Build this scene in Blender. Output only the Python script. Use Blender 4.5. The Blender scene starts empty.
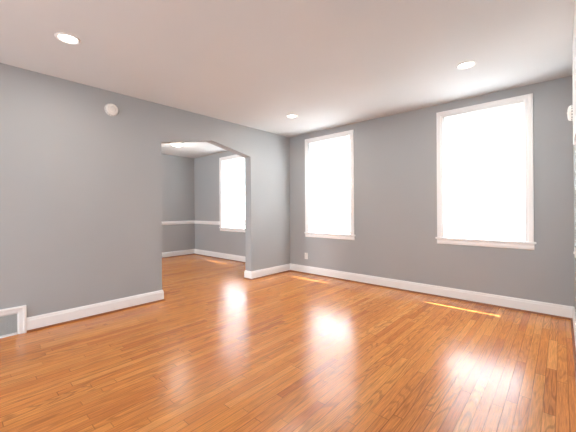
import bpy, bmesh, math, random
from mathutils import Vector, Matrix

random.seed(7)
S = bpy.context.scene
COL = S.collection

# ------------------------------------------------------------------ camera
cam_d = bpy.data.cameras.new('camera')
cam = bpy.data.objects.new('camera', cam_d)
COL.objects.link(cam)
_R = Vector((math.cos(0.7332), math.sin(0.7332), 0))
_F = Vector((-math.sin(0.7332), math.cos(0.7332), 0))
_U = Vector((0, 0, 1))
_ro = -0.0066                                  # the camera leans a third of a degree
_R, _U = _R * math.cos(_ro) + _U * math.sin(_ro), _U * math.cos(_ro) - _R * math.sin(_ro)
cam.matrix_world = Matrix(((_R.x, _U.x, -_F.x, 3.861), (_R.y, _U.y, -_F.y, -4.343), (_R.z, _U.z, -_F.z, 1.171), (0, 0, 0, 1)))
cam_d.sensor_fit = 'HORIZONTAL'
cam_d.sensor_width = 36
cam_d.lens = 303.3 / 576 * 36
cam_d.shift_y = -6.57 / 576
cam_d.clip_start = 0.01
S.camera = cam

# ------------------------------------------------------------------ light and exposure
S.view_settings.view_transform = 'Standard'
S.view_settings.look = 'None'
S.view_settings.gamma = 1
S.view_settings.use_curve_mapping = False
S.view_settings.exposure = 0.38

SKY_STRENGTH = 25.0
SUN_STRENGTH = 36.0
SUN_DIR = Vector((-0.30, -1.0, -2.27))       # the way the sunlight travels
CAN_POWER = 9.0

world = bpy.data.worlds.new('sky')
S.world = world
world.use_nodes = True
wn = world.node_tree
wn.nodes['Background'].inputs['Color'].default_value = (0.86, 0.93, 1.0, 1)
wn.nodes['Background'].inputs['Strength'].default_value = SKY_STRENGTH

sun_d = bpy.data.lights.new('sun', 'SUN')
sun_d.energy = SUN_STRENGTH
sun_d.angle = math.radians(0.53)
sun_d.color = (1.0, 0.96, 0.89)
sun = bpy.data.objects.new('sun', sun_d)
COL.objects.link(sun)
sun.location = (3, 6, 9)
sun.rotation_euler = SUN_DIR.to_track_quat('-Z', 'Y').to_euler()

# unseen openings added behind the camera, sized to let in sky as fill
FRONT_Y = -6.6
FILL_OPENINGS = [(-2.70, -1.65, 0.65, 2.05), (0.75, 1.75, 0.45, 1.06), (2.35, 3.35, 0.45, 1.06)]
for x0, x1, z0, z1 in FILL_OPENINGS:
    ld = bpy.data.lights.new('front_portal', 'AREA')
    ld.shape = 'RECTANGLE'
    ld.size = x1 - x0
    ld.size_y = z1 - z0
    ld.cycles.is_portal = True
    lo = bpy.data.objects.new('front_portal', ld)
    COL.objects.link(lo)
    lo.location = ((x0 + x1) / 2, FRONT_Y - 0.14, (z0 + z1) / 2)
    lo.rotation_euler = Vector((0, 1, 0)).to_track_quat('-Z', 'Z').to_euler()

# ------------------------------------------------------------------ materials
def new_mat(name):
    m = bpy.data.materials.new(name)
    m.use_nodes = True
    nt = m.node_tree
    return m, nt, nt.nodes['Principled BSDF']

def paint(name, rgb, rough=0.6, bump=0.04, scale=90.0, spec=0.4, var=0.03):
    m, nt, p = new_mat(name)
    p.inputs['Roughness'].default_value = rough
    p.inputs['Specular IOR Level'].default_value = spec
    tc = nt.nodes.new('ShaderNodeTexCoord')
    n = nt.nodes.new('ShaderNodeTexNoise')
    n.inputs['Scale'].default_value = scale
    n.inputs['Detail'].default_value = 4
    nt.links.new(tc.outputs['Object'], n.inputs['Vector'])
    n2 = nt.nodes.new('ShaderNodeTexNoise')
    n2.inputs['Scale'].default_value = 1.7
    n2.inputs['Detail'].default_value = 3
    nt.links.new(tc.outputs['Object'], n2.inputs['Vector'])
    mr = nt.nodes.new('ShaderNodeMapRange')
    mr.inputs['To Min'].default_value = 1 - var
    mr.inputs['To Max'].default_value = 1 + var
    nt.links.new(n2.outputs['Fac'], mr.inputs['Value'])
    mx = nt.nodes.new('ShaderNodeVectorMath')
    mx.operation = 'SCALE'
    mx.inputs[0].default_value = rgb
    nt.links.new(mr.outputs['Result'], mx.inputs['Scale'])
    nt.links.new(mx.outputs['Vector'], p.inputs['Base Color'])
    b = nt.nodes.new('ShaderNodeBump')
    b.inputs['Strength'].default_value = bump
    b.inputs['Distance'].default_value = 0.01
    nt.links.new(n.outputs['Fac'], b.inputs['Height'])
    nt.links.new(b.outputs['Normal'], p.inputs['Normal'])
    return m

def emitter(name, rgb, strength):
    m, nt, p = new_mat(name)
    p.inputs['Base Color'].default_value = (*rgb, 1)
    p.inputs['Emission Color'].default_value = (*rgb, 1)
    p.inputs['Emission Strength'].default_value = strength
    return m

M_WALL = paint('grey_wall_paint', (0.400, 0.412, 0.418), 0.62, 0.02, 120)
M_CEIL = paint('ceiling_paint', (0.665, 0.685, 0.695), 0.8, 0.06, 60)
M_TRIM = paint('white_gloss_trim', (0.89, 0.89, 0.885), 0.35, 0.02, 30, 0.5)
M_PLASTIC = paint('white_plastic', (0.82, 0.80, 0.76), 0.4, 0.01, 40)
M_SLOT = paint('dark_slot', (0.05, 0.05, 0.05), 0.6, 0.0, 40)
M_VENT = paint('galvanised_grille', (0.50, 0.53, 0.53), 0.45, 0.03, 40)
M_DUCT = paint('duct_shadow', (0.06, 0.06, 0.06), 0.8, 0.0, 40)
M_RAIL = paint('blind_rail', (0.84, 0.84, 0.83), 0.45, 0.0, 40)
M_WAND = paint('gap_shade_wand', (0.25, 0.26, 0.27), 0.3, 0.0, 40)  # wand colour darkened in place of the shadow gap at the blind's edge
M_KNOB = paint('brushed_knob', (0.55, 0.53, 0.5), 0.3, 0.0, 40)
M_LENS = emitter('lamp_lens', (1.0, 0.95, 0.86), 7.0)
M_DOME = emitter('dome_glass', (1.0, 0.93, 0.82), 3.2)

# blind slats: thin white vinyl that lets daylight through
M_SLAT, nt, p = new_mat('blind_slat_vinyl')
nt.nodes.remove(p)
dif = nt.nodes.new('ShaderNodeBsdfDiffuse')
dif.inputs['Color'].default_value = (0.85, 0.86, 0.87, 1)
trl = nt.nodes.new('ShaderNodeBsdfTranslucent')
trl.inputs['Color'].default_value = (0.88, 0.90, 0.91, 1)
mxs = nt.nodes.new('ShaderNodeMixShader')
mxs.inputs['Fac'].default_value = 0.37
nt.links.new(dif.outputs[0], mxs.inputs[1])
nt.links.new(trl.outputs[0], mxs.inputs[2])
nt.links.new(mxs.outputs[0], nt.nodes['Material Output'].inputs['Surface'])

# window glass
M_GLASS, nt, p = new_mat('window_glass')
nt.nodes.remove(p)
tr = nt.nodes.new('ShaderNodeBsdfTransparent')
gl = nt.nodes.new('ShaderNodeBsdfGlossy')
gl.inputs['Roughness'].default_value = 0.02
mxs = nt.nodes.new('ShaderNodeMixShader')
mxs.inputs['Fac'].default_value = 0.06
nt.links.new(tr.outputs[0], mxs.inputs[1])
nt.links.new(gl.outputs[0], mxs.inputs[2])
nt.links.new(mxs.outputs[0], nt.nodes['Material Output'].inputs['Surface'])


def oak_floor():
    m, nt, p = new_mat('oak_strip_floor')
    N, L = nt.nodes, nt.links

    def math_(op, a, b=None, c=None):
        n = N.new('ShaderNodeMath')
        n.operation = op
        for i, v in enumerate((a, b, c)):
            if v is None:
                continue
            if isinstance(v, (int, float)):
                n.inputs[i].default_value = v
            else:
                L.new(v, n.inputs[i])
        return n.outputs[0]

    def comb(x, y, z=0.0):
        n = N.new('ShaderNodeCombineXYZ')
        for i, v in enumerate((x, y, z)):
            if isinstance(v, (int, float)):
                n.inputs[i].default_value = v
            else:
                L.new(v, n.inputs[i])
        return n.outputs[0]

    def white(vec):
        n = N.new('ShaderNodeTexWhiteNoise')
        n.noise_dimensions = '3D'
        L.new(vec, n.inputs['Vector'])
        return n.outputs['Value']

    def noise(vec, scale, detail=3, rough=0.55):
        n = N.new('ShaderNodeTexNoise')
        n.inputs['Scale'].default_value = scale
        n.inputs['Detail'].default_value = detail
        n.inputs['Roughness'].default_value = rough
        L.new(vec, n.inputs['Vector'])
        return n.outputs['Fac']

    def maprange(v, a, b, c, d):
        n = N.new('ShaderNodeMapRange')
        L.new(v, n.inputs['Value'])
        for k, val in zip(('From Min', 'From Max', 'To Min', 'To Max'), (a, b, c, d)):
            n.inputs[k].default_value = val
        return n.outputs['Result']

    def scale_col(col, fac):
        n = N.new('ShaderNodeVectorMath')
        n.operation = 'SCALE'
        L.new(col, n.inputs[0])
        L.new(fac, n.inputs['Scale'])
        return n.outputs['Vector']

    tc = N.new('ShaderNodeTexCoord')
    sp = N.new('ShaderNodeSeparateXYZ')
    L.new(tc.outputs['Object'], sp.inputs[0])
    X, Y = sp.outputs['X'], sp.outputs['Y']
    W = 0.0572
    bx = math_('DIVIDE', X, W)
    bi = math_('FLOOR', bx)
    bf = math_('FRACT', bx)
    r1 = white(comb(bi, 3.7))
    r2 = white(comb(bi, 9.1))
    ln = math_('MULTIPLY_ADD', r2, 0.55, 0.55)
    sy = math_('ADD', math_('DIVIDE', Y, ln), math_('MULTIPLY', r1, 17.0))
    si = math_('FLOOR', sy)
    sf = math_('FRACT', sy)
    rnd = white(comb(bi, si, 1.0))
    rnd2 = white(comb(bi, si, 5.0))
    # plank tone
    ramp = N.new('ShaderNodeValToRGB')
    cr = ramp.color_ramp
    cols = [(0.0, (0.56, 0.165, 0.028)), (0.12, (0.66, 0.217, 0.034)), (0.5, (0.72, 0.250, 0.042)),
            (0.88, (0.77, 0.288, 0.052)), (1.0, (0.82, 0.330, 0.072))]
    cr.elements[0].position, cr.elements[0].color = cols[0][0], (*cols[0][1], 1)
    cr.elements[1].position, cr.elements[1].color = cols[-1][0], (*cols[-1][1], 1)
    for pos, c in cols[1:-1]:
        e = cr.elements.new(pos)
        e.color = (*c, 1)
    L.new(rnd, ramp.inputs['Fac'])
    # fine pores along the plank
    gv = comb(math_('MULTIPLY_ADD', rnd, 31.0, math_('MULTIPLY', X, 55.0)), math_('MULTIPLY', Y, 2.2),
              math_('MULTIPLY', rnd2, 40.0))
    pores = noise(gv, 3.0, 4, 0.65)
    # cathedral rings
    rv = comb(math_('MULTIPLY_ADD', rnd2, 13.0, math_('MULTIPLY', X, 9.0)), math_('MULTIPLY', Y, 0.9),
              math_('MULTIPLY', rnd, 25.0))
    field = noise(rv, 1.0, 1.5, 0.4)
    ring = math_('SINE', math_('MULTIPLY', field, 95.0))
    ring = maprange(ring, 0.2, 1.0, 0.0, 1.0)
    ring_amt = math_('MULTIPLY', ring, maprange(rnd2, 0.35, 1.0, 0.0, 0.34))
    # wide drift in tone
    drift = noise(comb(X, math_('MULTIPLY', Y, 0.5)), 0.9, 2)
    f = math_('MULTIPLY', maprange(pores, 0.28, 0.72, 0.64, 1.24), math_('SUBTRACT', 1.0, ring_amt))
    f = math_('MULTIPLY', f, maprange(drift, 0.3, 0.7, 0.95, 1.05))
    # seams between planks and at their ends
    edge = math_('MINIMUM', bf, math_('SUBTRACT', 1.0, bf))
    seam = maprange(edge, 0.012, 0.040, 0.0, 1.0)
    emin = math_('MULTIPLY', math_('MINIMUM', sf, math_('SUBTRACT', 1.0, sf)), ln)
    send = maprange(emin, 0.0010, 0.0026, 0.0, 1.0)
    seam = math_('MINIMUM', seam, send)
    seam_var = maprange(noise(comb(math_('MULTIPLY', bi, 3.1), math_('MULTIPLY', Y, 1.3)), 1.0, 2), 0.35, 0.7, 0.74, 0.34)
    seam_f = math_('MAXIMUM', seam, seam_var)
    f = math_('MULTIPLY', f, seam_f)
    # dark knots and mineral streaks
    kn = noise(comb(math_('MULTIPLY', X, 26.0), math_('MULTIPLY', Y, 3.0), math_('MULTIPLY', bi, 5.3)), 1.0, 2)
    knot = maprange(kn, 0.76, 0.82, 1.0, 0.35)
    f = math_('MULTIPLY', f, knot)
    st = noise(comb(math_('MULTIPLY_ADD', rnd, 7.0, math_('MULTIPLY', X, 60.0)), math_('MULTIPLY', Y, 3.5), math_('MULTIPLY', rnd2, 31.0)), 1.0, 2)
    f = math_('MULTIPLY', f, maprange(st, 0.68, 0.78, 1.0, 0.62))
    col = scale_col(ramp.outputs['Color'], f)
    L.new(col, p.inputs['Base Color'])
    p.inputs['Roughness'].default_value = 0.235
    L.new(math_('MULTIPLY', math_('MAXIMUM', seam, 0.25), maprange(pores, 0.30, 0.50, 0.60, 0.85)), p.inputs['Specular IOR Level'])
    h = math_('ADD', math_('MULTIPLY', seam, 0.6), math_('MULTIPLY', pores, 0.22))
    h = math_('ADD', h, math_('MULTIPLY', rnd, 0.15))
    b = N.new('ShaderNodeBump')
    b.inputs['Strength'].default_value = 0.16
    b.inputs['Distance'].default_value = 0.002
    L.new(h, b.inputs['Height'])
    L.new(b.outputs['Normal'], p.inputs['Normal'])
    return m

def oak_plain():
    m, nt, p = new_mat('shade_darkened_oak')
    tc = nt.nodes.new('ShaderNodeTexCoord')
    mp = nt.nodes.new('ShaderNodeMapping')
    mp.inputs['Scale'].default_value = (3, 3, 60)
    n = nt.nodes.new('ShaderNodeTexNoise')
    n.inputs['Scale'].default_value = 4
    r = nt.nodes.new('ShaderNodeValToRGB')
    r.color_ramp.elements[0].color = (0.20, 0.060, 0.016, 1)  # stain darkened to take in the shadow line below the baseboard
    r.color_ramp.elements[1].color = (0.34, 0.115, 0.030, 1)
    nt.links.new(tc.outputs['Object'], mp.inputs['Vector'])
    nt.links.new(mp.outputs['Vector'], n.inputs['Vector'])
    nt.links.new(n.outputs['Fac'], r.inputs['Fac'])
    nt.links.new(r.outputs['Color'], p.inputs['Base Color'])
    p.inputs['Roughness'].default_value = 0.35
    return m

M_FLOOR = oak_floor()
M_SHOE = oak_plain()

# ------------------------------------------------------------------ helpers
def finish(name, bm, mat, parent=None, smooth=False, bevel=0.0):
    bmesh.ops.remove_doubles(bm, verts=bm.verts, dist=1e-5)
    bmesh.ops.recalc_face_normals(bm, faces=bm.faces)
    me = bpy.data.meshes.new(name)
    bm.to_mesh(me)
    bm.free()
    if smooth:
        for f in me.polygons:
            f.use_smooth = True
    o = bpy.data.objects.new(name, me)
    me.materials.append(mat)
    COL.objects.link(o)
    if parent is not None:
        o.parent = parent
    if bevel:
        md = o.modifiers.new('bevel', 'BEVEL')
        md.width = bevel
        md.segments = 2
        md.limit_method = 'ANGLE'
    return o

def box(bm, x0, x1, y0, y1, z0, z1):
    vs = [bm.verts.new((x, y, z)) for x in (x0, x1) for y in (y0, y1) for z in (z0, z1)]
    for f in ((0, 1, 3, 2), (4, 6, 7, 5), (0, 4, 5, 1), (2, 3, 7, 6), (0, 2, 6, 4), (1, 5, 7, 3)):
        bm.faces.new([vs[i] for i in f])

def boxes(name, lst, mat, parent=None, bevel=0.0):
    bm = bmesh.new()
    for b in lst:
        box(bm, *b)
    # boxes in one part stay separate shells
    me = bpy.data.meshes.new(name)
    bmesh.ops.recalc_face_normals(bm, faces=bm.faces)
    bm.to_mesh(me)
    bm.free()
    me.materials.append(mat)
    o = bpy.data.objects.new(name, me)
    COL.objects.link(o)
    if parent is not None:
        o.parent = parent
    if bevel:
        md = o.modifiers.new('bevel', 'BEVEL')
        md.width = bevel
        md.segments = 2
        md.limit_method = 'ANGLE'
    return o

def lathe(bm, prof, seg=40, mat4=None):
    """prof: list of (r, h) turned about local Z"""
    mat4 = mat4 or Matrix()
    rings = []
    for r, h in prof:
        if r < 1e-6:
            rings.append([bm.verts.new(mat4 @ Vector((0, 0, h)))])
        else:
            rings.append([bm.verts.new(mat4 @ Vector((r * math.cos(2 * math.pi * i / seg), r * math.sin(2 * math.pi * i / seg), h)))
                          for i in range(seg)])
    for a, b in zip(rings, rings[1:]):
        for i in range(seg):
            j = (i + 1) % seg
            if len(a) == 1 and len(b) == 1:
                continue
            if len(a) == 1:
                bm.faces.new((a[0], b[i], b[j]))
            elif len(b) == 1:
                bm.faces.new((a[i], b[0], a[j]))
            else:
                bm.faces.new((a[i], b[i], b[j], a[j]))

def empty(name, loc, label, cat, group=None):
    o = bpy.data.objects.new(name, None)
    COL.objects.link(o)
    o.location = loc
    o.empty_display_size = 0.05
    tag(o, label, cat, group)
    return o

def tag(o, label, cat, group=None, kind=None):
    o['label'] = label
    o['category'] = cat
    if group:
        o['group'] = group
    if kind:
        o['kind'] = kind
    return o

def structure(o, label, cat):
    return tag(o, label, cat, None, 'structure')

def profile_run(bm, prof, p0, p1, normal, m0=0.0, m1=0.0):
    """sweep profile [(out, up)] from p0 to p1; m0/m1 lengthen the outer edge at each end (mitres)"""
    p0, p1, n = Vector(p0), Vector(p1), Vector(normal)
    d = (p1 - p0).normalized()
    a = [bm.verts.new(p0 + n * o + Vector((0, 0, u)) - d * (m0 * o)) for o, u in prof]
    b = [bm.verts.new(p1 + n * o + Vector((0, 0, u)) + d * (m1 * o)) for o, u in prof]
    k = len(prof)
    for i in range(k):
        j = (i + 1) % k
        bm.faces.new((a[i], a[j], b[j], b[i]))
    bm.faces.new(a)
    bm.faces.new(list(reversed(b)))

# ------------------------------------------------------------------ shell
H = 2.55
XL, XR = -3.405, 3.959          # far wall of the dining room, right wall of the living room
WT = 0.15                     # arch wall thickness
BT = 0.18                     # window wall thickness
ARCH0, ARCH1, ARCHM = -2.513, -0.982, -1.742
SPR, PEAK = 2.056, 2.208

o = boxes('floor', [(XL - 0.15, XR + 0.15, FRONT_Y - 0.15, BT, -0.12, 0)], M_FLOOR)
structure(o, 'glossy orange oak strip floor running through both rooms', 'floor')
o = boxes('ceiling', [(XL - 0.15, XR + 0.15, FRONT_Y - 0.15, BT, H, H + 0.12)], M_CEIL)
structure(o, 'plain off-white painted ceiling with recessed lights', 'ceiling')

def holed_wall(name, u0, u1, holes, place, ext, mat):
    """wall on a (u, z) grid with rectangular holes, extruded by ext"""
    us = sorted({u0, u1} | {h[0] for h in holes} | {h[1] for h in holes})
    zs = sorted({0.0, H} | {h[2] for h in holes} | {h[3] for h in holes})
    bm = bmesh.new()
    vs = {(u, z): bm.verts.new(place(u, z)) for u in us for z in zs}
    for a, b in zip(us, us[1:]):
        for c, d in zip(zs, zs[1:]):
            um, zm = (a + b) / 2, (c + d) / 2
            if any(h[0] < um < h[1] and h[2] < zm < h[3] for h in holes):
                continue
            bm.faces.new((vs[a, c], vs[b, c], vs[b, d], vs[a, d]))
    r = bmesh.ops.extrude_face_region(bm, geom=bm.faces[:])
    bmesh.ops.translate(bm, verts=[g for g in r['geom'] if isinstance(g, bmesh.types.BMVert)], vec=ext)
    loose = [v for v in bm.verts if not v.link_faces]
    bmesh.ops.delete(bm, geom=loose, context='VERTS')
    return finish(name, bm, mat)

CW = 0.052                    # casing width
WINS = [(0.384, 1.384), (2.632, 3.634), (-2.256, -1.256)]      # outer casing x-range
WZS = [(0.758, 2.447), (0.792, 2.445), (0.758, 2.425)]          # stool top, casing top
holes = [(a + CW - 0.008, b - CW + 0.008, z0 - 0.012, z1 - CW + 0.008) for (a, b), (z0, z1) in zip(WINS, WZS)]
o = holed_wall('wall_back', XL - 0.15, XR + 0.15, holes, lambda u, z: (u, 0, z), Vector((0, BT, 0)), M_WALL)
structure(o, 'grey painted window wall along the far side of the rooms', 'wall')

fh = FILL_OPENINGS
o = holed_wall('wall_front', XL - 0.15, XR + 0.15, fh, lambda u, z: (u, FRONT_Y, z), Vector((0, -0.15, 0)), M_WALL)
structure(o, 'grey front wall behind the camera', 'wall')

o = boxes('wall_right', [(XR, XR + 0.15, FRONT_Y, 0, 0, H)], M_WALL)
structure(o, 'grey right-hand wall seen almost edge-on', 'wall')
o = boxes('wall_far_left', [(XL - 0.15, XL, FRONT_Y, 0, 0, H)], M_WALL)
structure(o, 'grey wall of the dining room beyond the archway', 'wall')

# left wall with the low pointed archway
bm = bmesh.new()
Q = lambda y, z: (0, y, z)
pts = {}
def V(y, z):
    if (y, z) not in pts:
        pts[y, z] = bm.verts.new(Q(y, z))
    return pts[y, z]
for poly in (((FRONT_Y, 0), (ARCH0, 0), (ARCH0, SPR), (FRONT_Y, SPR)),
             ((FRONT_Y, SPR), (ARCH0, SPR), (ARCH0, H), (FRONT_Y, H)),
             ((ARCH0, SPR), (ARCHM, PEAK), (ARCHM, H), (ARCH0, H)),
             ((ARCHM, PEAK), (ARCH1, SPR), (ARCH1, H), (ARCHM, H)),
             ((ARCH1, 0), (0, 0), (0, SPR), (ARCH1, SPR)),
             ((ARCH1, SPR), (0, SPR), (0, H), (ARCH1, H))):
    bm.faces.new([V(*q) for q in poly])
r = bmesh.ops.extrude_face_region(bm, geom=bm.faces[:])
bmesh.ops.translate(bm, verts=[g for g in r['geom'] if isinstance(g, bmesh.types.BMVert)], vec=(-WT, 0, 0))
o = finish('wall_left', bm, M_WALL)
structure(o, 'grey wall with low pointed archway into the dining room', 'wall')

o = boxes('ground', [(-40, 40, BT + 0.05, 60, -0.75, -0.65)], paint('dark_ground', (0.10, 0.10, 0.095), 0.9, 0.2, 8))  # added unseen, dark so little light rises through the slats
structure(o, 'unseen dark ground outside the windows, added to cut light from below', 'ground')

o = boxes('sky_blocker', [(-0.2, 5.0, FRONT_Y - 5.5, FRONT_Y - 0.16, 2.46, 2.56)], M_TRIM)  # added slab out of view, keeps high sky off the floor
structure(o, 'unseen white slab added to block high sky from the fill openings', 'sky blocker')

# ------------------------------------------------------------------ baseboards and shoe mouldings
BH = 0.137
BB = [(0, 0), (0.016, 0), (0.016, BH - 0.030), (0.012, BH - 0.022), (0.012, BH - 0.012), (0.006, BH), (0, BH)]
SH = [(0.016, 0), (0.031, 0), (0.030, 0.006), (0.026, 0.012), (0.020, 0.016), (0.016, 0.017)]
VENT0, VENT1 = -4.30, -3.861
RUNS = {
    'baseboard_back': [((0, 0, 0), (XR, 0, 0), (0, -1, 0), -1, -1)],
    'baseboard_left': [((0, VENT1, 0), (0, ARCH0, 0), (1, 0, 0), 0, 1),
                       ((0, ARCH0, 0), (-WT, ARCH0, 0), (0, 1, 0), 1, 1),
                       ((0, FRONT_Y, 0), (0, VENT0, 0), (1, 0, 0), -1, 0)],
    'baseboard_corner': [((-WT, ARCH1, 0), (0, ARCH1, 0), (0, -1, 0), 1, 1),
                         ((0, ARCH1, 0), (0, 0, 0), (1, 0, 0), 1, -1)],
    'baseboard_right': [((XR, 0, 0), (XR, FRONT_Y, 0), (-1, 0, 0), -1, -1)],
    'baseboard_dining_back': [((XL, 0, 0), (-WT, 0, 0), (0, -1, 0), -1, -1)],
    'baseboard_dining_far': [((XL, FRONT_Y, 0), (XL, 0, 0), (1, 0, 0), -1, -1)],
    'baseboard_dining_inner': [((-WT, 0, 0), (-WT, ARCH1, 0), (-1, 0, 0), -1, 1)],
}
LAB = {'baseboard_back': 'white baseboard under the two living room windows',
       'baseboard_left': 'white baseboard left of the archway beside the floor register',
       'baseboard_corner': 'short white baseboard between archway and window wall',
       'baseboard_right': 'white baseboard along the right-hand wall',
       'baseboard_dining_back': 'white baseboard under the dining room window',
       'baseboard_dining_far': 'white baseboard on the far dining room wall',
       'baseboard_dining_inner': 'white baseboard on the dining side of the archway wall'}
for k, runs in RUNS.items():
    bm = bmesh.new()
    for a, b, n, m0, m1 in runs:
        profile_run(bm, BB, a, b, n, m0, m1)
    o = finish(k, bm, M_TRIM)
    structure(o, LAB[k], 'baseboard')
    bm = bmesh.new()
    for a, b, n, m0, m1 in runs:
        profile_run(bm, SH, a, b, n, m0, m1)
    finish('shoe_moulding', bm, M_SHOE, o)['label'] = 'stained wood shoe moulding, darkened for the shadow line under the baseboard'

# chair rail of the dining room
CR = [(0, 0), (0.010, 0.004), (0.014, 0.020), (0.020, 0.034), (0.022, 0.050), (0.016, 0.060), (0.018, 0.072), (0.012, 0.082), (0, 0.086)]
bm = bmesh.new()
profile_run(bm, CR, (XL, FRONT_Y, 0.806), (XL, 0, 0.806), (1, 0, 0), -1, -1)
structure(finish('trim_1', bm, M_TRIM), 'white chair rail on the far dining room wall', 'chair rail')
bm = bmesh.new()
profile_run(bm, CR, (XL, 0, 0.806), (WINS[2][0] - 0.001, 0, 0.806), (0, -1, 0), -1, 0)
profile_run(bm, CR, (WINS[2][1] + 0.001, 0, 0.806), (-WT, 0, 0.806), (0, -1, 0), 0, 0)
structure(finish('trim_2', bm, M_TRIM), 'white chair rail beside the dining room window', 'chair rail')

# ------------------------------------------------------------------ windows
def frame_boxes(x0, x1, z0, z1, y0, y1, w, wb=None, wt=None):
    wb = w if wb is None else wb
    wt = w if wt is None else wt
    return [(x0, x0 + w, y0, y1, z0, z1), (x1 - w, x1, y0, y1, z0, z1),
            (x0 + w, x1 - w, y0, y1, z0, z0 + wb), (x0 + w, x1 - w, y0, y1, z1 - wt, z1)]

def mitred_casing(bm, x0, x1, z0, z1, w):
    """three sided casing with a raised outer band, mitred at the top corners"""
    prof = [(0, 0), (0, 0.015), (0.012, 0.016), (0.016, 0.012), (w - 0.008, 0.010), (w, 0.004), (w, 0)]  # (inward, out)
    def ring(fx, fz):
        return [bm.verts.new((fx(i), -o_, fz(i))) for i, o_ in prof]
    A = ring(lambda i: x0 + i, lambda i: z0)
    B = ring(lambda i: x0 + i, lambda i: z1 - i)
    C = ring(lambda i: x1 - i, lambda i: z1 - i)
    D = ring(lambda i: x1 - i, lambda i: z0)
    k = len(prof)
    for P, R in ((A, B), (B, C), (C, D)):
        for i in range(k):
            j = (i + 1) % k
            bm.faces.new((P[i], P[j], R[j], R[i]))
    bm.faces.new(A)
    bm.faces.new(list(reversed(D)))

WLAB = ['white sash window on the left of the grey window wall, above the outlet',
        'white sash window on the right of the grey window wall',
        'white sash window of the dining room seen through the archway']
BLAB = ['closed white mini blind in the living room window above the outlet',
        'closed white mini blind in the large right-hand window',
        'closed white mini blind in the dining room window beyond the archway']
def window(idx):
    xa, xb = WINS[idx]
    WZ0, WZ1 = WZS[idx]
    x0, x1 = xa + CW, xb - CW
    zt = WZ1 - CW
    LN = 0.026
    root = boxes('window_%d' % (idx + 1),
                 [(x0 - 0.008, x0, 0.0, BT, WZ0, zt), (x1, x1 + 0.008, 0.0, BT, WZ0, zt),
                  (x0 - 0.008, x1 + 0.008, 0.0, BT, zt, zt + 0.008),
                  (x0, x0 + LN, -0.004, BT, WZ0, zt), (x1 - LN, x1, -0.004, BT, WZ0, zt)], M_TRIM)
    x0, x1 = x0 + LN, x1 - LN
    structure(root, WLAB[idx], 'window')
    bm = bmesh.new()
    mitred_casing(bm, xa, xb, WZ0, WZ1, CW)
    finish('casing', bm, M_TRIM, root)
    boxes('stool', [(xa - 0.022, xb + 0.022, -0.018, 0.0, WZ0 - 0.026, WZ0),
                    (x0 - 0.008 - LN, x1 + 0.008 + LN, 0.0, 0.10, WZ0 - 0.012, WZ0)], M_TRIM, root, 0.005)
    bm = bmesh.new()
    profile_run(bm, [(0, 0), (0.008, 0.004), (0.011, 0.020), (0.011, 0.050), (0.015, 0.060), (0.015, 0.064), (0, 0.064)],
                (xa - 0.004, 0, WZ0 - 0.090), (xb + 0.004, 0, WZ0 - 0.090), (0, -1, 0))
    finish('apron', bm, M_TRIM, root)
    bm_ = [(x0, x0 + 0.018, 0.066, 0.082, WZ0, zt), (x1 - 0.018, x1, 0.066, 0.082, WZ0, zt),
           (x0 + 0.018, x1 - 0.018, 0.066, 0.082, zt - 0.018, zt)]
    boxes('stop_bead', bm_, M_TRIM, root)
    zm = (WZ0 + zt) / 2
    lo = boxes('lower_sash', frame_boxes(x0, x1, WZ0 - 0.010, zm + 0.018, 0.100, 0.130, 0.042, 0.050, 0.036), M_TRIM, root)
    boxes('pane', [(x0 + 0.042, x1 - 0.042, 0.113, 0.117, WZ0 + 0.040, zm - 0.018)], M_GLASS, lo)
    up = boxes('upper_sash', frame_boxes(x0, x1, zm - 0.018, zt, 0.134, 0.164, 0.042, 0.036, 0.050), M_TRIM, root)
    boxes('pane', [(x0 + 0.042, x1 - 0.042, 0.147, 0.151, zm + 0.018, zt - 0.050)], M_GLASS, up)
    boxes('outer_sill', [(x0 - 0.008, x1 + 0.008, 0.131, BT + 0.04, WZ0 - 0.03, WZ0 - 0.011)], M_TRIM, root)

    # mini blind, hung inside the opening
    bx0, bx1 = x0 + 0.003, x1 - 0.003
    ztop = zt - 0.002
    yb = -0.009
    b = empty('window_blind', ((x0 + x1) / 2, yb, WZ0), BLAB[idx], 'blind', 'white mini blinds')
    inv = Vector(b.location)
    def put(name, lst, mat, bev=0.0):
        return boxes(name, [(a - inv.x, c - inv.x, d - inv.y, e - inv.y, f - inv.z, g - inv.z) for a, c, d, e, f, g in lst], mat, b, bev)
    put('headrail', [(bx0, bx1, yb - 0.012, yb + 0.016, ztop - 0.030, ztop)], M_RAIL, 0.003)
    zb = WZ0 + 0.072
    put('bottom_rail', [(bx0 + 0.001, bx1 - 0.001, yb - 0.005, yb + 0.005, zb, zb + 0.012)], M_RAIL, 0.003)
    bm = bmesh.new()
    pitch, w, tilt = 0.0176, 0.0254, math.radians(45)
    z = zb + 0.020
    rs = random.Random(idx)
    while z < ztop - 0.034:
        t = tilt + rs.uniform(-0.04, 0.04)
        rows = []
        for k in range(5):
            s = (k / 4 - 0.5) * w
            bow = 0.0022 * (1 - (2 * k / 4 - 1) ** 2)
            # room edge up, outer edge down
            yy = -math.cos(t) * s - math.sin(t) * bow
            zz = math.sin(t) * s - math.cos(t) * bow
            sag = rs.uniform(-0.0006, 0.0006)
            rows.append([bm.verts.new((xx - inv.x, yy, z + zz + sag - inv.z)) for xx in (bx0 + 0.002, (bx0 + bx1) / 2, bx1 - 0.002)])
        for r0, r1 in zip(rows, rows[1:]):
            for q in range(2):
                bm.faces.new((r0[q], r0[q + 1], r1[q + 1], r1[q]))
        z += pitch
    finish('slats', bm, M_SLAT, b, smooth=True)
    for fx in (0.16, 0.84):
        xc = bx0 + fx * (bx1 - bx0)
        put('ladder_cord', [(xc - 0.001, xc + 0.001, yb - 0.0085, yb - 0.0075, zb + 0.010, ztop - 0.028)], M_RAIL)
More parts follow.
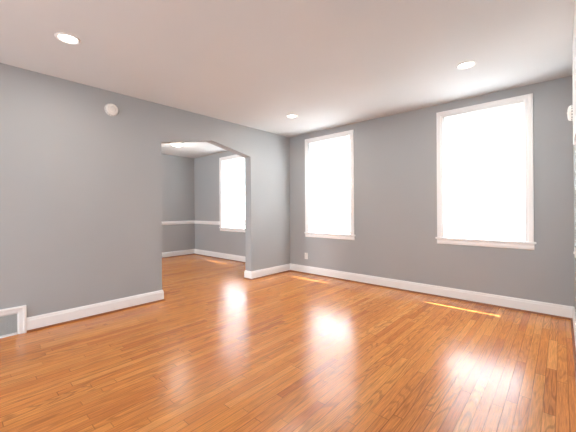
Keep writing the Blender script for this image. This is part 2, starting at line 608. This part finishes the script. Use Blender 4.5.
    bm = bmesh.new()
    lathe(bm, [(0, 0), (0.007, 0.002), (0.007, 0.05), (0.0055, 0.055), (0.0055, 0.80), (0, 0.802)], 8,
          Matrix.Translation(Vector((bx0 + 0.014, yb - 0.019, ztop - 0.825)) - inv))
    finish('tilt_wand', bm, M_WAND, b, smooth=True)['label'] = 'thin tilt wand, darkened for the shadow gap beside the blind'

for i in range(3):
    window(i)

# ------------------------------------------------------------------ recessed ceiling lights
def recessed(x, y, label):
    root = empty('recessed_light', (x, y, H), label, 'ceiling light', 'recessed living room lights')
    bm = bmesh.new()
    lathe(bm, [(0.062, -0.001), (0.064, -0.005), (0.071, -0.009), (0.082, -0.007), (0.087, -0.001), (0.087, 0.0), (0.062, 0.0)], 48)
    finish('trim_ring', bm, M_TRIM, root, smooth=True)
    bm = bmesh.new()
    lathe(bm, [(0.062, -0.0005), (0.061, -0.003), (0.045, -0.004), (0, -0.005)], 48)
    finish('lens', bm, M_LENS, root, smooth=True)['label'] = 'glowing white lens'
    ld = bpy.data.lights.new('can_glow', 'AREA')
    ld.shape = 'DISK'
    ld.size = 0.115
    ld.energy = CAN_POWER
    ld.color = (1.0, 0.94, 0.86)
    lo = bpy.data.objects.new('can_glow', ld)
    COL.objects.link(lo)
    lo.parent = root
    lo.location = (0, 0, -0.010)
    return root

recessed(0.937, -3.712, 'lit recessed ceiling light nearest the camera, above the round wall detector')
recessed(3.187, -1.022, 'lit recessed ceiling light in front of the right-hand window')
recessed(0.915, -0.971, 'lit recessed ceiling light near the corner by the left window')

# dome light of the dining room
root = empty('dome_light', (-1.97, -1.24, H), 'lit flush dome light on the dining room ceiling beyond the archway', 'ceiling light')
bm = bmesh.new()
lathe(bm, [(0, 0), (0.122, 0), (0.124, -0.012), (0.114, -0.020), (0, -0.020)], 48)
finish('base_pan', bm, M_TRIM, root, smooth=True)
bm = bmesh.new()
lathe(bm, [(0.114, -0.020), (0.110, -0.045), (0.090, -0.062), (0.056, -0.074), (0.020, -0.079), (0, -0.079)], 48)
finish('glass_dome', bm, M_DOME, root, smooth=True)['label'] = 'glowing frosted glass dome'
bm = bmesh.new()
lathe(bm, [(0, -0.078), (0.010, -0.080), (0.012, -0.087), (0.007, -0.094), (0, -0.096)], 16)
finish('finial', bm, M_KNOB, root, smooth=True)
ld = bpy.data.lights.new('dome_glow', 'POINT')
ld.energy = 8
ld.shadow_soft_size = 0.1
ld.color = (1.0, 0.94, 0.86)
lo = bpy.data.objects.new('dome_glow', ld)
COL.objects.link(lo)
lo.parent = root
lo.location = (0, 0, -0.24)

# ------------------------------------------------------------------ round detectors
def detector(loc, normal, label, r=0.072, d=0.040):
    root = empty('smoke_detector', loc, label, 'smoke detector', 'round white wall detectors')
    root.rotation_euler = Vector(normal).to_track_quat('Z', 'Y').to_euler()
    bm = bmesh.new()
    lathe(bm, [(0, 0), (r, 0), (r, 0.010), (r * 0.97, 0.012), (0, 0.012)], 40)
    finish('base_plate', bm, M_PLASTIC, root, smooth=False)
    bm = bmesh.new()
    lathe(bm, [(r * 0.93, 0.012), (r * 0.95, 0.020), (r * 0.90, d * 0.75), (r * 0.78, d * 0.92), (r * 0.6, d * 0.97),
               (r * 0.58, d * 0.90), (r * 0.50, d * 0.90), (r * 0.48, d), (r * 0.25, d * 1.01), (0, d * 1.01)], 40)
    finish('cover', bm, M_PLASTIC, root, smooth=True)
    bm = bmesh.new()
    lathe(bm, [(0.010, d), (0.010, d + 0.003), (0.008, d + 0.0045), (0, d + 0.0045)], 16,
          Matrix.Translation((r * 0.25, 0, 0)))
    finish('test_button', bm, M_PLASTIC, root, smooth=True)
    bm = bmesh.new()
    for k in range(16):
        a = 2 * math.pi * k / 16
        mt = Matrix.Rotation(a, 4, 'Z') @ Matrix.Translation((r * 0.945, 0, 0.0205))
        vs = [mt @ Vector(c) for c in ((-0.004, -0.007, -0.003), (0.001, -0.007, -0.003), (0.001, 0.007, -0.003), (-0.004, 0.007, -0.003),
                                       (-0.004, -0.007, 0.003), (0.001, -0.007, 0.003), (0.001, 0.007, 0.003), (-0.004, 0.007, 0.003))]
        vv = [bm.verts.new(c) for c in vs]
        for f in ((0, 1, 2, 3), (4, 7, 6, 5), (0, 4, 5, 1), (1, 5, 6, 2), (2, 6, 7, 3), (3, 7, 4, 0)):
            bm.faces.new([vv[i] for i in f])
    finish('vent_slots', bm, M_SLOT, root)
    return root

detector((0, -3.098, 2.336), (1, 0, 0), 'round white detector high on the grey wall left of the archway')
detector((XR, -0.50, 2.045), (-1, 0, 0), 'round white detector seen edge-on high on the right-hand wall', 0.075, 0.050)

# ------------------------------------------------------------------ outlet on the window wall
root = empty('wall_outlet', (0.392, 0, 0.318), 'white electrical outlet low on the window wall below the left window', 'outlet')
boxes('cover_plate', [(-0.036, 0.036, -0.006, 0, -0.058, 0.058)], M_PLASTIC, root, 0.003)
for zc in (-0.021, 0.021):
    r_ = boxes('receptacle', [(-0.017, 0.017, -0.009, -0.006, zc - 0.014, zc + 0.014)], M_PLASTIC, root, 0.003)
    boxes('slots', [(-0.008, -0.006, -0.0095, -0.0085, zc - 0.004, zc + 0.006), (0.006, 0.008, -0.0095, -0.0085, zc - 0.004, zc + 0.006)], M_SLOT, r_)

# plate on the right wall
root = empty('wall_plate', (XR, -0.50, 0.755), 'small white plate low on the right-hand wall at the picture edge', 'wall plate')
boxes('cover_plate', [(-0.007, 0, -0.058, 0.058, -0.045, 0.045)], M_PLASTIC, root, 0.003)
boxes('toggle', [(-0.016, -0.007, -0.006, 0.006, -0.014, 0.010)], M_PLASTIC, root, 0.002)

# shallow built-in cabinet high on the right wall
root = empty('wall_cabinet', (XR, -1.25, 1.705), 'white built-in cabinet front reaching the ceiling high on the right-hand wall', 'cabinet')
HW, CH = 0.45, H - 1.705 - 0.002
boxes('face_frame', [(-0.021, 0, -HW, -HW + 0.06, 0, CH), (-0.021, 0, HW - 0.06, HW, 0, CH),
                     (-0.021, 0, -HW + 0.06, HW - 0.06, 0, 0.06), (-0.021, 0, -HW + 0.06, HW - 0.06, CH - 0.09, CH)], M_TRIM, root, 0.002)
for s in (-1, 1):
    ya, yb_ = (-HW + 0.062, -0.002) if s < 0 else (0.002, HW - 0.062)
    dr = boxes('door', frame_boxes(0, 1, 0, 1, 0, 1, 0.1)[:0] +
               [(-0.019, -0.001, ya, ya + 0.055, 0.062, CH - 0.092), (-0.019, -0.001, yb_ - 0.055, yb_, 0.062, CH - 0.092),
                (-0.019, -0.001, ya + 0.055, yb_ - 0.055, 0.062, 0.117), (-0.019, -0.001, ya + 0.055, yb_ - 0.055, CH - 0.147, CH - 0.092),
                (-0.006, -0.001, ya + 0.055, yb_ - 0.055, 0.117, CH - 0.147)], M_TRIM, root)

# ------------------------------------------------------------------ register in the left wall
root = empty('floor_register', (0, (VENT0 + VENT1) / 2, 0), 'white-framed grey air register at the foot of the left wall', 'vent')
hw = (VENT1 - VENT0) / 2
VH = 0.262
FW = 0.068
prof = [(0, 0), (0, 0.020), (0.010, 0.024), (0.020, 0.022), (0.026, 0.017), (FW - 0.014, 0.015), (FW - 0.006, 0.008), (FW, 0.004), (FW, 0)]
bm = bmesh.new()
def ring(fy, fz):
    return [bm.verts.new((o_, fy(i), fz(i))) for i, o_ in prof]
R = [ring(lambda i: -hw + i, lambda i: 0.0), ring(lambda i: -hw + i, lambda i: VH - i),
     ring(lambda i: hw - i, lambda i: VH - i), ring(lambda i: hw - i, lambda i: 0.0)]
for P, T in zip(R, R[1:]):
    for i in range(len(prof)):
        j = (i + 1) % len(prof)
        bm.faces.new((P[i], P[j], T[j], T[i]))
bm.faces.new(R[0])
bm.faces.new(list(reversed(R[3])))
finish('frame', bm, M_TRIM, root)
lst = []
z = 0.022
while z < VH - FW - 0.004:
    lst.append((0.004, 0.010, -hw + FW, hw - FW, z, z + 0.005))
    z += 0.0085
y = -hw + FW
while y < hw - FW:
    lst.append((0.005, 0.0085, y, y + 0.003, 0.018, VH - FW))
    y += 0.022
boxes('grille', lst, M_VENT, root)['label'] = 'grey metal grille'
boxes('bottom_rail', [(0.0, 0.014, -hw + FW, hw - FW, 0, 0.020)], M_TRIM, root)
boxes('damper', [(0.0005, 0.003, -hw + FW, hw - FW, 0.018, VH - FW)], M_VENT, root)
